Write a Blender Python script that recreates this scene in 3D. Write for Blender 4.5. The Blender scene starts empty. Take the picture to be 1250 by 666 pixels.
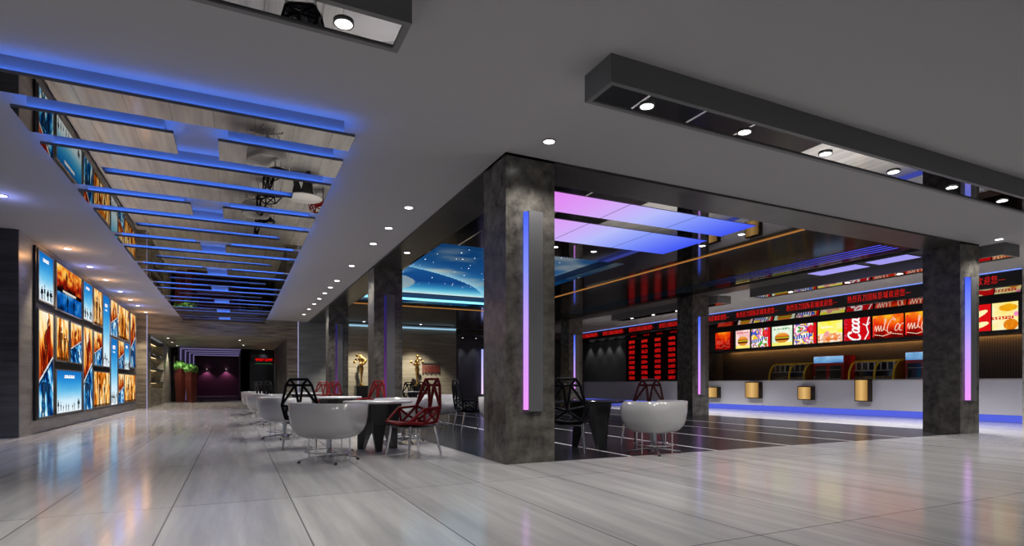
import bpy, math, random
from mathutils import Vector, Matrix
rnd = random.Random(7)
C = bpy.context.scene.collection
PI = math.pi

# ------------------------------------------------------------------ materials
def lin(c):
    return tuple(((x / 12.92) if x <= .04045 else ((x + .055) / 1.055) ** 2.4) for x in c)

def new_mat(name):
    m = bpy.data.materials.new(name); m.use_nodes = True
    nt = m.node_tree
    return m, nt, nt.nodes['Principled BSDF']

def mat(name, col, rough=.5, metal=0., spec=.5, coat=0.):
    m, nt, b = new_mat(name)
    b.inputs['Base Color'].default_value = (*col, 1)
    b.inputs['Roughness'].default_value = rough
    b.inputs['Metallic'].default_value = metal
    b.inputs['Specular IOR Level'].default_value = spec
    b.inputs['Coat Weight'].default_value = coat
    return m

def emat(name, col, s):
    m = bpy.data.materials.new(name); m.use_nodes = True
    nt = m.node_tree; nt.nodes.clear()
    e = nt.nodes.new('ShaderNodeEmission'); o = nt.nodes.new('ShaderNodeOutputMaterial')
    e.inputs[0].default_value = (*col, 1); e.inputs[1].default_value = s
    nt.links.new(e.outputs[0], o.inputs[0])
    return m

def mirror(name, refl, rough=.01):
    m = bpy.data.materials.new(name); m.use_nodes = True
    nt = m.node_tree; nt.nodes.clear()
    g = nt.nodes.new('ShaderNodeBsdfGlossy'); o = nt.nodes.new('ShaderNodeOutputMaterial')
    g.inputs['Color'].default_value = (*refl, 1); g.inputs['Roughness'].default_value = rough
    nt.links.new(g.outputs[0], o.inputs[0])
    return m

def stone(name, c1, c2, scale=(3, 3, 3), rough=.35, spec=.4, detail=6, contrast=(.35, .65), rot=(0, 0, 0), extra=None):
    m, nt, b = new_mat(name)
    tc = nt.nodes.new('ShaderNodeTexCoord'); mp = nt.nodes.new('ShaderNodeMapping')
    mp.inputs['Scale'].default_value = scale; mp.inputs['Rotation'].default_value = rot
    n = nt.nodes.new('ShaderNodeTexNoise'); n.inputs['Scale'].default_value = 1; n.inputs['Detail'].default_value = detail
    n.inputs['Roughness'].default_value = .65
    r = nt.nodes.new('ShaderNodeValToRGB')
    r.color_ramp.elements[0].position = contrast[0]; r.color_ramp.elements[1].position = contrast[1]
    r.color_ramp.elements[0].color = (*c1, 1); r.color_ramp.elements[1].color = (*c2, 1)
    L = nt.links.new
    L(tc.outputs['Object'], mp.inputs[0]); L(mp.outputs[0], n.inputs['Vector']); L(n.outputs['Fac'], r.inputs[0])
    L(r.outputs[0], b.inputs['Base Color'])
    b.inputs['Roughness'].default_value = rough; b.inputs['Specular IOR Level'].default_value = spec
    return m

def tile_floor(name):
    m, nt, b = new_mat(name)
    L = nt.links.new; N = nt.nodes.new
    tc = N('ShaderNodeTexCoord'); mp = N('ShaderNodeMapping'); mp.inputs['Scale'].default_value = (5, .35, 1)
    n = N('ShaderNodeTexNoise'); n.inputs['Scale'].default_value = 1; n.inputs['Detail'].default_value = 7; n.inputs['Roughness'].default_value = .6
    L(tc.outputs['Object'], mp.inputs[0]); L(mp.outputs[0], n.inputs['Vector'])
    r = N('ShaderNodeValToRGB')
    r.color_ramp.elements[0].position = .3; r.color_ramp.elements[1].position = .72
    r.color_ramp.elements[0].color = (.38, .375, .375, 1); r.color_ramp.elements[1].color = (.62, .61, .60, 1)
    L(n.outputs['Fac'], r.inputs[0])
    sw = N('ShaderNodeMapping'); sw.inputs['Rotation'].default_value = (0, 0, PI / 2); sw.inputs['Location'].default_value = (0.0, -.44, 0)
    L(tc.outputs['Object'], sw.inputs[0])
    br = N('ShaderNodeTexBrick'); br.offset = 0.; br.squash = 1
    br.inputs['Scale'].default_value = 1; br.inputs['Brick Width'].default_value = 2.7; br.inputs['Row Height'].default_value = .9
    br.inputs['Mortar Size'].default_value = .006; br.inputs['Mortar Smooth'].default_value = .1; br.inputs['Bias'].default_value = 0
    br.inputs['Color1'].default_value = (1, 1, 1, 1); br.inputs['Color2'].default_value = (.88, .88, .88, 1); br.inputs['Mortar'].default_value = (.35, .35, .36, 1)
    L(sw.outputs[0], br.inputs['Vector'])
    mx = N('ShaderNodeMix'); mx.data_type = 'RGBA'; mx.blend_type = 'MULTIPLY'; mx.inputs[0].default_value = 1
    L(r.outputs[0], mx.inputs[6]); L(br.outputs['Color'], mx.inputs[7])
    L(mx.outputs[2], b.inputs['Base Color'])
    b.inputs['Roughness'].default_value = .15; b.inputs['Specular IOR Level'].default_value = .55
    return m

def grad_emit(name, stops, s, axis=2):
    m = bpy.data.materials.new(name); m.use_nodes = True
    nt = m.node_tree; nt.nodes.clear(); N = nt.nodes.new; L = nt.links.new
    tc = N('ShaderNodeTexCoord'); sp = N('ShaderNodeSeparateXYZ'); r = N('ShaderNodeValToRGB')
    e = N('ShaderNodeEmission'); o = N('ShaderNodeOutputMaterial')
    while len(r.color_ramp.elements) < len(stops): r.color_ramp.elements.new(.5)
    for el, (p, c) in zip(r.color_ramp.elements, stops):
        el.position = p; el.color = (*c, 1)
    L(tc.outputs['Generated'], sp.inputs[0]); L(sp.outputs[axis], r.inputs[0]); L(r.outputs[0], e.inputs[0])
    e.inputs[1].default_value = s; L(e.outputs[0], o.inputs[0])
    return m

def paint_mat(name, s, gloss=.0):
    m = bpy.data.materials.new(name); m.use_nodes = True
    nt = m.node_tree; nt.nodes.clear(); N = nt.nodes.new; L = nt.links.new
    a = N('ShaderNodeAttribute'); a.attribute_name = 'paint'
    e = N('ShaderNodeEmission'); o = N('ShaderNodeOutputMaterial')
    e.inputs[1].default_value = s
    L(a.outputs['Color'], e.inputs[0]); L(e.outputs[0], o.inputs[0])
    return m

M = {}
M['ceil'] = mat('ceiling_paint', (.40, .39, .40), .9, spec=.1)
M['floor'] = tile_floor('pale_stone_tiles')
M['black_floor'] = mat('black_polished_stone', (.020, .020, .023), .22, spec=.35)
M['white_inlay'] = mat('white_stone_inlay', (.80, .79, .80), .25)
M['column'] = stone('brown_grey_stone', (.036, .033, .029), (.135, .125, .108), (5, 5, 5), .26, .45)
M['beige'] = stone('banded_beige_marble', (.22, .205, .165), (.40, .375, .31), (.5, .5, 9), .35, .35)
M['walls'] = stone('grey_wood_grain_marble', (.22, .212, .20), (.40, .39, .365), (.8, .8, 7), .35, .35)
M['grey_wall'] = stone('pale_grey_marble', (.17, .19, .20), (.28, .30, .31), (.5, .5, 8), .35, .35)
M['brown_stone'] = stone('brown_banded_stone', (.11, .098, .075), (.34, .31, .245), (.8, .8, 9), .4, .3)
M['pier'] = stone('dark_banded_stone', (.035, .035, .037), (.075, .075, .078), (.6, .6, 10), .4, .3)
M['polished'] = stone('polished_dark_stone', (.012, .010, .008), (.045, .036, .026), (2, 2, 2), .11, .45)
M['beam'] = stone('dark_beam_stone', (.03, .029, .027), (.06, .057, .053), (3, 3, 3), .3, .4)
M['mirror'] = mirror('tinted_mirror', (.41, .385, .35))
M['dark_mirror'] = mirror('dark_mirror', (.36, .35, .34), .015)
M['bar_mirror'] = mirror('bar_mirror', (.48, .47, .46))
M['housing'] = mat('grey_metal_housing', (.15, .15, .152), .45, spec=.4)
M['black'] = mat('satin_black', (.008, .008, .009), .35)
M['black_gloss'] = mat('gloss_black', (.006, .006, .007), .08)
M['lip'] = mat('grey_lip', (.12, .12, .145), .5)
M['riser'] = mat('white_riser', (.34, .35, .38), .8, spec=.1)
M['white'] = mat('white_gloss_plastic', (.40, .395, .40), .18, coat=.4)
M['counter'] = mat('pale_counter_panel', (.56, .56, .65), .15, coat=.3)
M['chrome'] = mirror('chrome', (.75, .75, .77), .08)
M['red_chair'] = mat('red_lacquer', (.17, .004, .006), .4, spec=.2)
M['black_chair'] = mat('black_lacquer', (.003, .003, .005), .35, spec=.12)
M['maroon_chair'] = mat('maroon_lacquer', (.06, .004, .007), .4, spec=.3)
M['table_white'] = mat('white_table_top', (.66, .65, .66), .2)
M['grey_panel'] = mat('grey_metal_panel', (.14, .14, .145), .35, metal=.3)
M['dark_panel'] = mat('charcoal_wall_panel', (.045, .045, .048), .5)
M['slats'] = None
M['yellow'] = mat('yellow_tube', (.85, .55, .02), .25, coat=.3)
M['orange'] = mat('orange_panel', (.30, .13, .02), .3)
M['glass_dark'] = mat('dark_glass', (.02, .022, .025), .05)
M['steel'] = mat('brushed_steel', (.35, .35, .36), .3, metal=1)
M['popcorn'] = stone('popcorn', (.25, .14, .03), (.75, .55, .25), (30, 30, 30), .8)
M['red'] = mat('red_enamel', (.38, .012, .014), .25, coat=.3)
M['red_brown'] = stone('red_brown_wood', (.09, .018, .014), (.19, .04, .03), (14, 14, .6), .4)
M['leaf'] = stone('clipped_leaves', (.05, .18, .03), (.22, .50, .12), (14, 14, 14), .7)
M['gold'] = mat('gold', (.62, .38, .10), .22, metal=1)
M['plinth'] = mat('black_plinth', (.012, .012, .013), .25)
M['purple_wall'] = mat('plum_wall', (.075, .015, .045), .45)
M['mauve'] = mat('mauve_portal', (.16, .13, .20), .4)
M['lens'] = emat('lamp_lens', (1, .98, .95), 9)
M['led_blue'] = emat('blue_led', (.065, .21, 1.0), 15.)
M['led_cyan'] = emat('cyan_led', (.25, .75, 1.0), 1.6)
M['led_amber'] = emat('amber_led', (1., .42, .10), .42)
M['led_warm'] = emat('warm_led', (1., .50, .14), 26)
M['led_white'] = emat('cool_white_led', (.62, .60, .95), .55)
M['led_niche'] = emat('soft_niche_led', (1., .72, .36), 1.6)
M['led_kick'] = emat('blue_kick_led', (.10, .14, .80), .9)
M['led_cove'] = emat('blue_cove_led', (.22, .33, .95), 1.0)
M['led_mauve'] = emat('mauve_led', (.36, .30, .66), .42)
M['lilac'] = emat('lilac_reflection_glow', (.40, .36, .95), .9)
M['led_text'] = emat('red_led_text', (.75, .012, .010), 1.0)
M['gold_glow'] = grad_emit('gold_light_panel', [(0, (.42, .22, .06)), (.5, (1., .62, .22)), (1, (.48, .26, .08))], .75, 1)
M['col_led'] = grad_emit('column_led', [(0, (.80, .28, .95)), (.45, (.50, .32, 1.)), (.7, (.22, .26, 1.)), (1, (.06, .12, .85))], 1.15, 2)
M['col_led_dim'] = grad_emit('dim_column_led', [(0, (.30, .08, .40)), (.5, (.10, .04, .22)), (1, (.03, .03, .22))], .5, 2)
M['paint'] = paint_mat('backlit_print', 1.0)
M['paint_sky'] = paint_mat('backlit_sky', .85)
M['paint_panel'] = paint_mat('backlit_ceiling_panel', 1.0)

def slat_mat():
    m, nt, b = new_mat('brown_slat_wall'); N = nt.nodes.new; L = nt.links.new
    tc = N('ShaderNodeTexCoord'); w = N('ShaderNodeTexWave'); w.bands_direction = 'Y'; w.inputs['Scale'].default_value = 5
    r = N('ShaderNodeValToRGB'); r.color_ramp.elements[0].color = (.008, .006, .005, 1); r.color_ramp.elements[1].color = (.05, .04, .032, 1)
    r.color_ramp.elements[0].position = .15; r.color_ramp.elements[1].position = .5
    L(tc.outputs['Object'], w.inputs['Vector']); L(w.outputs['Fac'], r.inputs[0]); L(r.outputs[0], b.inputs['Base Color'])
    b.inputs['Roughness'].default_value = .4
    return m
M['slats'] = slat_mat()

# ------------------------------------------------------------------ mesh builder
class MB:
    def __init__(s): s.v = []; s.f = []; s.m = []; s.sm = []
    def add(s, vs, fs, m=0, smooth=False):
        o = len(s.v); s.v += [tuple(v) for v in vs]
        for f in fs: s.f.append([o + i for i in f]); s.m.append(m); s.sm.append(smooth)
        return s
    def box(s, x0, x1, y0, y1, z0, z1, m=0):
        vs = [(x, y, z) for z in (z0, z1) for y in (y0, y1) for x in (x0, x1)]
        s.add(vs, [(0, 2, 3, 1), (4, 5, 7, 6), (0, 1, 5, 4), (2, 6, 7, 3), (0, 4, 6, 2), (1, 3, 7, 5)], m); return s
    def prism(s, poly, axis, a, b, m=0):
        n = len(poly)
        def P(p, t):
            if axis == 0: return (t, p[0], p[1])
            if axis == 1: return (p[0], t, p[1])
            return (p[0], p[1], t)
        vs = [P(p, a) for p in poly] + [P(p, b) for p in poly]
        fs = [tuple(range(n))[::-1], tuple(range(n, 2 * n))] + [(i, (i + 1) % n, n + (i + 1) % n, n + i) for i in range(n)]
        s.add(vs, fs, m); return s
    def strut(s, p, q, r0, r1=None, n=6, m=0, smooth=True):
        r1 = r0 if r1 is None else r1
        p = Vector(p); q = Vector(q); d = (q - p).normalized()
        a = d.orthogonal().normalized(); b = d.cross(a)
        vs = []
        for c, r in ((p, r0), (q, r1)):
            for i in range(n):
                t = 2 * PI * i / n; vs.append(c + (a * math.cos(t) + b * math.sin(t)) * r)
        s.add(vs, [(i, (i + 1) % n, n + (i + 1) % n, n + i) for i in range(n)], m, smooth)
        s.add(vs[:n], [tuple(range(n))[::-1]], m); s.add(vs[n:], [tuple(range(n))], m); return s
    def tube(s, pts, r, n=8, m=0, closed=False):
        pts = [Vector(p) for p in pts]; k = len(pts); rings = []
        prev = None
        for i in range(k):
            if closed: d = (pts[(i + 1) % k] - pts[i - 1]).normalized()
            else: d = (pts[min(i + 1, k - 1)] - pts[max(i - 1, 0)]).normalized()
            a = d.orthogonal().normalized() if prev is None else (prev - d * prev.dot(d)).normalized()
            prev = a; b = d.cross(a)
            rr = r[i] if isinstance(r, (list, tuple)) else r
            rings.append([pts[i] + (a * math.cos(2 * PI * j / n) + b * math.sin(2 * PI * j / n)) * rr for j in range(n)])
        vs = [v for R in rings for v in R]
        fs = []
        for i in range(k if closed else k - 1):
            i2 = (i + 1) % k
            for j in range(n): fs.append((i * n + j, i * n + (j + 1) % n, i2 * n + (j + 1) % n, i2 * n + j))
        if not closed: fs += [tuple(range(n))[::-1], tuple(range((k - 1) * n, k * n))]
        s.add(vs, fs, m, True); return s
    def lathe(s, prof, n=24, c=(0, 0, 0), m=0, sx=1, sy=1, smooth=True, cap=True):
        vs = []
        for r, z in prof:
            for j in range(n):
                t = 2 * PI * j / n; vs.append((c[0] + r * math.cos(t) * sx, c[1] + r * math.sin(t) * sy, c[2] + z))
        fs = []
        for i in range(len(prof) - 1):
            for j in range(n): fs.append((i * n + j, i * n + (j + 1) % n, (i + 1) * n + (j + 1) % n, (i + 1) * n + j))
        s.add(vs, fs, m, smooth)
        if not cap: return s
        if prof[0][0] > 1e-4: s.add(vs[:n], [tuple(range(n))[::-1]], m)
        if prof[-1][0] > 1e-4: s.add(vs[-n:], [tuple(range(n))], m)
        return s
    def plate(s, xs, ys, z0, z1, fn):
        """slab cut on a grid; fn(i,j) gives a material index or None for a hole"""
        nx, ny = len(xs), len(ys)
        cell = [[fn(i, j) for j in range(ny - 1)] for i in range(nx - 1)]
        g = lambda i, j: cell[i][j] if 0 <= i < nx - 1 and 0 <= j < ny - 1 else None
        for i in range(nx - 1):
            for j in range(ny - 1):
                c = cell[i][j]
                if c is None: continue
                x0, x1, y0, y1 = xs[i], xs[i + 1], ys[j], ys[j + 1]
                s.add([(x0, y0, z0), (x1, y0, z0), (x1, y1, z0), (x0, y1, z0)], [(3, 2, 1, 0)], c)
                s.add([(x0, y0, z1), (x1, y0, z1), (x1, y1, z1), (x0, y1, z1)], [(0, 1, 2, 3)], c)
                e = getattr(s, 'edge', None); ec = c if e is None else e
                if g(i - 1, j) is None: s.add([(x0, y0, z0), (x0, y1, z0), (x0, y1, z1), (x0, y0, z1)], [(3, 2, 1, 0)], ec)
                if g(i + 1, j) is None: s.add([(x1, y0, z0), (x1, y1, z0), (x1, y1, z1), (x1, y0, z1)], [(0, 1, 2, 3)], ec)
                if g(i, j - 1) is None: s.add([(x0, y0, z0), (x1, y0, z0), (x1, y0, z1), (x0, y0, z1)], [(0, 1, 2, 3)], ec)
                if g(i, j + 1) is None: s.add([(x0, y1, z0), (x1, y1, z0), (x1, y1, z1), (x0, y1, z1)], [(3, 2, 1, 0)], ec)
        return s
    def mesh(s, name, mats):
        me = bpy.data.meshes.new(name); me.from_pydata(s.v, [], s.f)
        for m in (mats if isinstance(mats, (list, tuple)) else [mats]): me.materials.append(M[m] if isinstance(m, str) else m)
        me.polygons.foreach_set('material_index', s.m); me.polygons.foreach_set('use_smooth', s.sm); me.update()
        return me
    def build(s, name, mats, parent=None, loc=None, bevel=0, weld=False):
        o = bpy.data.objects.new(name, s.mesh(name, mats)); C.objects.link(o)
        if parent is not None: o.parent = parent
        if loc is not None: o.location = loc
        if weld:
            w = o.modifiers.new('weld', 'WELD'); w.merge_threshold = .0005
        if bevel:
            b = o.modifiers.new('bevel', 'BEVEL'); b.width = bevel; b.segments = 2; b.limit_method = 'ANGLE'
        return o

def tag(o, label, cat, group=None, kind=None):
    o['label'] = label; o['category'] = cat
    if group: o['group'] = group
    if kind: o['kind'] = kind
    return o
def thing(name, label, cat, loc=(0, 0, 0), rz=0, group=None):
    o = bpy.data.objects.new(name, None); C.objects.link(o); o.empty_display_size = .1
    o.location = loc; o.rotation_euler = (0, 0, rz)
    return tag(o, label, cat, group)
def struct(o, label=None):
    o['kind'] = 'structure'
    if label: o['label'] = label
    return o
KIDS = {}
def dup(root, loc, rz, label, group=None):
    r = root.copy(); C.objects.link(r); r.location = loc; r.rotation_euler = (0, 0, rz); r['label'] = label
    if group: r['group'] = group
    for ch in list(root.children):
        c = ch.copy(); C.objects.link(c); c.parent = r
        for g in list(ch.children):
            d = g.copy(); C.objects.link(d); d.parent = c
    return r

def art(name, origin, U, V, nx, ny, fn, parent=None, m='paint'):
    """raster print: fn(u,v) -> sRGB, u to the right, v up"""
    O = Vector(origin); U = Vector(U); V = Vector(V)
    vs = [O + U * (i / nx) + V * (j / ny) for j in range(ny + 1) for i in range(nx + 1)]
    fs = [(j * (nx + 1) + i, j * (nx + 1) + i + 1, (j + 1) * (nx + 1) + i + 1, (j + 1) * (nx + 1) + i) for j in range(ny) for i in range(nx)]
    me = bpy.data.meshes.new(name); me.from_pydata([tuple(v) for v in vs], [], fs)
    at = me.color_attributes.new('paint', 'FLOAT_COLOR', 'CORNER')
    buf = []
    for j in range(ny):
        for i in range(nx):
            c = fn((i + .5) / nx, (j + .5) / ny); c = lin([min(1, max(0, x)) for x in c])
            buf += [*c, 1.] * 4
    at.data.foreach_set('color', buf)
    me.materials.append(M[m]); me.update()
    o = bpy.data.objects.new(name, me); C.objects.link(o)
    if parent is not None: o.parent = parent
    return o

# value noise for the prints
def vnoise(x, y, s=0):
    def h(i, j):
        n = (i * 374761393 + j * 668265263 + s * 1442695041) & 0xffffffff
        n = ((n ^ (n >> 13)) * 1274126177) & 0xffffffff
        return ((n ^ (n >> 16)) & 0xffff) / 65535
    i, j = math.floor(x), math.floor(y); fx, fy = x - i, y - j
    fx = fx * fx * (3 - 2 * fx); fy = fy * fy * (3 - 2 * fy)
    a = h(i, j) * (1 - fx) + h(i + 1, j) * fx; b = h(i, j + 1) * (1 - fx) + h(i + 1, j + 1) * fx
    return a * (1 - fy) + b * fy
def fbm(x, y, s=0): return .55 * vnoise(x, y, s) + .3 * vnoise(x * 2.1, y * 2.1, s + 1) + .15 * vnoise(x * 4.3, y * 4.3, s + 2)
def mixc(a, b, t):
    t = min(1, max(0, t)); return tuple(x + (y - x) * t for x, y in zip(a, b))
def ramp(stops, t):
    for (p0, c0), (p1, c1) in zip(stops, stops[1:]):
        if t <= p1: return mixc(c0, c1, (t - p0) / (p1 - p0 + 1e-9))
    return stops[-1][1]
def dseg(px, py, ax, ay, bx, by):
    dx, dy = bx - ax, by - ay; L2 = dx * dx + dy * dy
    t = 0 if L2 == 0 else max(0, min(1, ((px - ax) * dx + (py - ay) * dy) / L2))
    return math.hypot(px - ax - t * dx, py - ay - t * dy)
def dline(px, py, pts): return min(dseg(px, py, *a, *b) for a, b in zip(pts, pts[1:]))

def text_obj(name, body, size, m, mtx, parent=None, ext=.004, sx=1.0, shear=0, thin=0., space=1.):
    cu = bpy.data.curves.new(name, 'FONT'); cu.body = body; cu.size = size; cu.extrude = ext
    cu.align_x = 'CENTER'; cu.align_y = 'CENTER'; cu.shear = shear; cu.resolution_u = 2; cu.offset = -thin; cu.space_character = space
    t = bpy.data.objects.new(name, cu); C.objects.link(t)
    bpy.context.view_layer.update()
    me = bpy.data.meshes.new_from_object(t.evaluated_get(bpy.context.evaluated_depsgraph_get()))
    bpy.data.objects.remove(t); bpy.data.curves.remove(cu)
    me.materials.clear(); me.materials.append(M[m]); me.name = name
    xs = [v.co.x for v in me.vertices] or [0]
    w = max(xs) - min(xs)
    o = bpy.data.objects.new(name, me); C.objects.link(o)
    o.matrix_world = mtx @ Matrix.Diagonal((sx, 1, 1, 1))
    if parent is not None: o.parent = parent
    return o, w
FACE_MX = Matrix(((0, 0, -1, 0), (-1, 0, 0, 0), (0, 1, 0, 0), (0, 0, 0, 1)))   # text facing -X
FACE_MY = Matrix(((1, 0, 0, 0), (0, 0, -1, 0), (0, 1, 0, 0), (0, 0, 0, 1)))    # text facing -Y

def spot(parent, loc, power, size=115, blend=.6, col=(1, .97, .93), r=.05, rot=(0, 0, 0)):
    l = bpy.data.lights.new('lamp', 'SPOT'); l.energy = power; l.spot_size = math.radians(size); l.spot_blend = blend
    l.color = col; l.shadow_soft_size = r
    o = bpy.data.objects.new('lamp', l); C.objects.link(o); o.parent = parent; o.location = loc; o.rotation_euler = rot
    return o

CZ = 3.9                      # ceiling height
# zone columns
COLX, COLY, CW = (3.04, 13.2), (6.45, 13.97, 21.5), .7
ZX0, ZX1, ZY0, ZY1 = 3.04, 13.9, 6.45, 28.0

ORD = ['first', 'second', 'third', 'fourth', 'fifth', 'sixth', 'seventh', 'eighth', 'ninth', 'tenth', 'eleventh', 'twelfth', 'thirteenth']

# ================================================================== THE SETTING
# pale floor around the dark seating floor
struct(MB().plate([-9, ZX0, ZX1, 24], [-5, ZY0, ZY1, 60], -.1, 0, lambda i, j: None if (i, j) == (1, 1) else 0).build('floor', 'floor'), 'pale glossy stone tile floor of the hall')
xs = [ZX0]
for x in (4.97, 6.58, 8.19, 9.82, 11.4): xs += [x - .03, x + .03]
xs.append(ZX1)
struct(MB().plate(xs, [ZY0, ZY1], -.1, 0, lambda i, j: 1 if i % 2 else 0).build('floor', ['black_floor', 'white_inlay']), 'polished black floor with white inlay lines under the seating')
# ceiling, open above the seating zone
struct(MB().plate([-9, ZX0, ZX1, 19.0], [-5, ZY0, ZY1], CZ, CZ + .1, lambda i, j: None if (i, j) == (1, 1) else 0).build('ceiling', 'ceil'), 'plain grey painted ceiling')
# stone beams framing the mirrored zone
struct(MB().plate([ZX0, ZX0 + CW, 13.2, ZX1], [ZY0, ZY0 + CW, 27.3, ZY1], CZ - .035, CZ + .1, lambda i, j: None if (i, j) == (1, 1) else 0).build('trim_1', 'beam'), 'dark stone beam frame round the mirrored ceiling')
SKX, SKY = (3.83, 8.45), (11.2, 19.85)
SLX, SLY = (11.95, 13.0), (7.35, 20.6)
PLX = 9.57
struct(MB().plate([3.74, SKX[0], SKX[1], PLX, SLX[0], SLX[1], 13.2], [7.15, SLY[0], SKY[0], SKY[1], SLY[1], 27.3], CZ, CZ + .1,
    lambda i, j: None if (i == 1 and j == 2) or (i == 4 and 1 <= j <= 3) else (1 if i >= 3 or j >= 4 else 0)).build('ceiling', ['dark_mirror', 'polished']), 'dark mirrored and polished stone ceiling over the seating')
# walls
WX = -3.65
struct(MB().box(WX - .3, WX, 13.7, 28, 0, CZ).build('wall_left', 'walls'), 'grey marble wall behind the posters')
struct(MB().box(-9, WX - .3, 13.66, 14.0, 0, CZ).box(WX - .3, WX - .001, 13.66, 13.7, 0, CZ).build('wall_side', 'pier'), 'dark banded stone wall at the left edge')
# end wall and portal tunnel
TX0, TX1, TZ = -3.3, 2.15, 3.12
struct(MB().box(WX, TX0, 28, 28.5, 0, CZ).box(TX0, TX1, 28, 28.5, TZ, CZ).box(TX1, 2.62, 28, 28.5, 0, TZ).box(TX1, 2.62, 28, 28.5, TZ, CZ)
       .build('wall_end', 'brown_stone'), 'brown banded stone portal wall at the end of the hall')
struct(MB().box(2.62, 4.86, 28, 28.4, 0, CZ).build('wall_back', 'grey_wall'), 'pale grey marble end wall beside the portal')
struct(MB().box(4.86, 10.35, 28, 28.4, 0, CZ).build('wall_back', 'beige'), 'beige banded marble wall behind the gold statues')
struct(MB().box(10.35, 10.45, 28, 30.2, 0, CZ).box(10.35, 19.3, 30.2, 30.5, 0, CZ).build('wall_back', 'dark_panel'), 'charcoal panelled recess at the back right')
struct(MB().box(10.35, 19.3, 28, 30.5, CZ - .3, CZ).build('ceiling', 'beam'), 'low dark ceiling of the back recess')
struct(MB().box(TX0, TX1, 28.5, 38.2, TZ, TZ + .2).build('ceiling', 'brown_stone'), 'low stone ceiling of the end portal')
struct(MB().box(TX0 - .55, TX0, 34.2, 38.2, 0, TZ).box(TX0 - .55, TX0, 28.5, 29.2, 0, TZ).box(TX0 - .55, TX0 - .45, 29.2, 34.2, 0, TZ).build('wall_portal', 'beige'), 'pale stone side wall of the end portal')
struct(MB().box(TX1, TX1 + .3, 28.5, 38.2, 0, TZ).build('wall_portal', 'dark_panel'), 'dark side wall of the end portal')
struct(MB().box(-3.3, -2.95, 38, 38.3, 0, TZ).box(.3, TX1, 38, 38.3, 0, TZ).build('wall_portal', 'black_gloss'), 'black glossy wall at the back of the portal')
# right wall of the concession side
FX, MX, BX = 17.6, 19.0, 19.95
struct(MB().box(FX, 24, 4.6, 7.25, 0, CZ).build('wall_right', 'walls'), 'grey stone pier closing the right end of the counter')
struct(MB().box(BX, BX + .2, 7.25, 19.2, 0, 3.5).build('wall_right', 'slats'), 'dark brown slatted wall behind the concession counter')
struct(MB().box(MX, 21, 19.2, 30.4, 0, 3.48).build('wall_right', 'dark_panel'), 'charcoal panelled wall behind the ticket counter')
struct(MB().box(18.1, 21.2, 7.25, 30.4, 3.5, 3.6).build('trim_2', 'black'), 'dark soffit above the counter')
tag(MB().prism([(FX + .005, 3.475), (18.1, 3.385), (18.1, 3.405), (FX + .005, 3.495)], 1, 7.28, 30.2).build('mirror_strip', 'bar_mirror'), 'tilted mirror strip under the LED ticker sign reflecting the menus', 'mirror')

# ================================================================== COLUMNS
def column(x, y, label, dim=False, lw=.05):
    t = thing('stone_column', label, 'column', (x, y, 0), 0, 'square stone columns of the seating zone')
    MB().box(0, CW, 0, CW, 0, CZ).build('shaft', 'column', t)
    MB().box(.30, .50, -.05, 0, .66, 3.2).build('metal_panel', 'grey_panel', t)
    MB().box(.295 - lw, .295, -.045, 0, .68, 3.18).build('led_strip', 'col_led_dim' if dim else 'col_led', t)
    return t
names = {(0, 0): 'nearest square stone column, at the corner of the black floor in mid picture',
         (1, 0): 'stone column at the right, nearest to the concession counter',
         (0, 1): 'second stone column along the corridor behind the red chairs',
         (1, 1): 'stone column on the far right row before the red timetable board',
         (0, 2): 'farthest stone column along the corridor, beside the grey end wall',
         (1, 2): 'far stone column seen just right of the nearest column'}
for i, x in enumerate(COLX):
    for j, y in enumerate(COLY): column(x, y, names[(i, j)], i == 0 and j > 0, .12 if (i, j) == (1, 0) else .05)

# ================================================================== MIRRORED CEILING SLATS (corridor)
PZ, PT = 3.70, .032
SX0, SX1 = -1.97, 1.18
def slat(x0, x1, y0, y1, label, hole=None):
    t = thing('mirror_ceiling_slat', label, 'ceiling panel', (x0, y0, PZ), 0, 'mirrored ceiling slats with blue light')
    w, d = x1 - x0, y1 - y0
    mb = MB(); mb.edge = 1
    if hole:
        hx0, hx1, hy0, hy1 = hole[0] - x0, hole[1] - x0, hole[2] - y0, hole[3] - y0
        mb.plate([0, hx0, hx1, w], [0, hy0, hy1, d], 0, PT, lambda i, j: None if (i, j) == (1, 1) else 0)
    else: mb.plate([0, w], [0, d], 0, PT, lambda i, j: 0)
    mb.build('mirror_plate', ['mirror', 'lip'], t)
    r = MB(); a = .1; top = CZ - PZ
    if hole:
        r.plate([a, hx0 - .06, hx1 + .06, w - a], [a, hy0 - .02, hy1 + a, d - .04], PT, top, lambda i, j: None if (i, j) == (1, 1) else 0)
    else: r.plate([a, w - a], [a, d - .04], PT, top, lambda i, j: 0)
    r.build('riser', 'riser', t)
    l = MB(); z0, z1 = PT, PT + .004
    l.box(.07, w - .07, .055, .085, z0, z1).box(.045, .07, .055, d - .1, z0, z1).box(w - .07, w - .045, .055, d - .1, z0, z1)
    if hole: l.box(hx0 + .02, hx1 - .02, hy1 + .035, hy1 + .065, z0, z1)
    l.build('led_strip', 'led_blue', t)
slat(SX0, SX1, 6.37, 6.79, 'nearest full-width mirrored ceiling slat with blue light along its front')
for n in range(8):
    o = 2.68 * n; p = ORD[n]
    slat(SX0, -.60, 7.13 + o, 7.74 + o, f'short left mirrored ceiling slat of the {p} split row from the camera')
    slat(-.17, SX1, 7.13 + o, 7.74 + o, f'short right mirrored ceiling slat of the {p} split row from the camera')
    slat(SX0, SX1, 8.08 + o, 9.48 + o if n < 7 else 27.6, f'wide mirrored ceiling slat with a lit slot, {p} such slat from the camera', (-1.5, .74, 8.60 + o, 8.86 + o))

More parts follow.
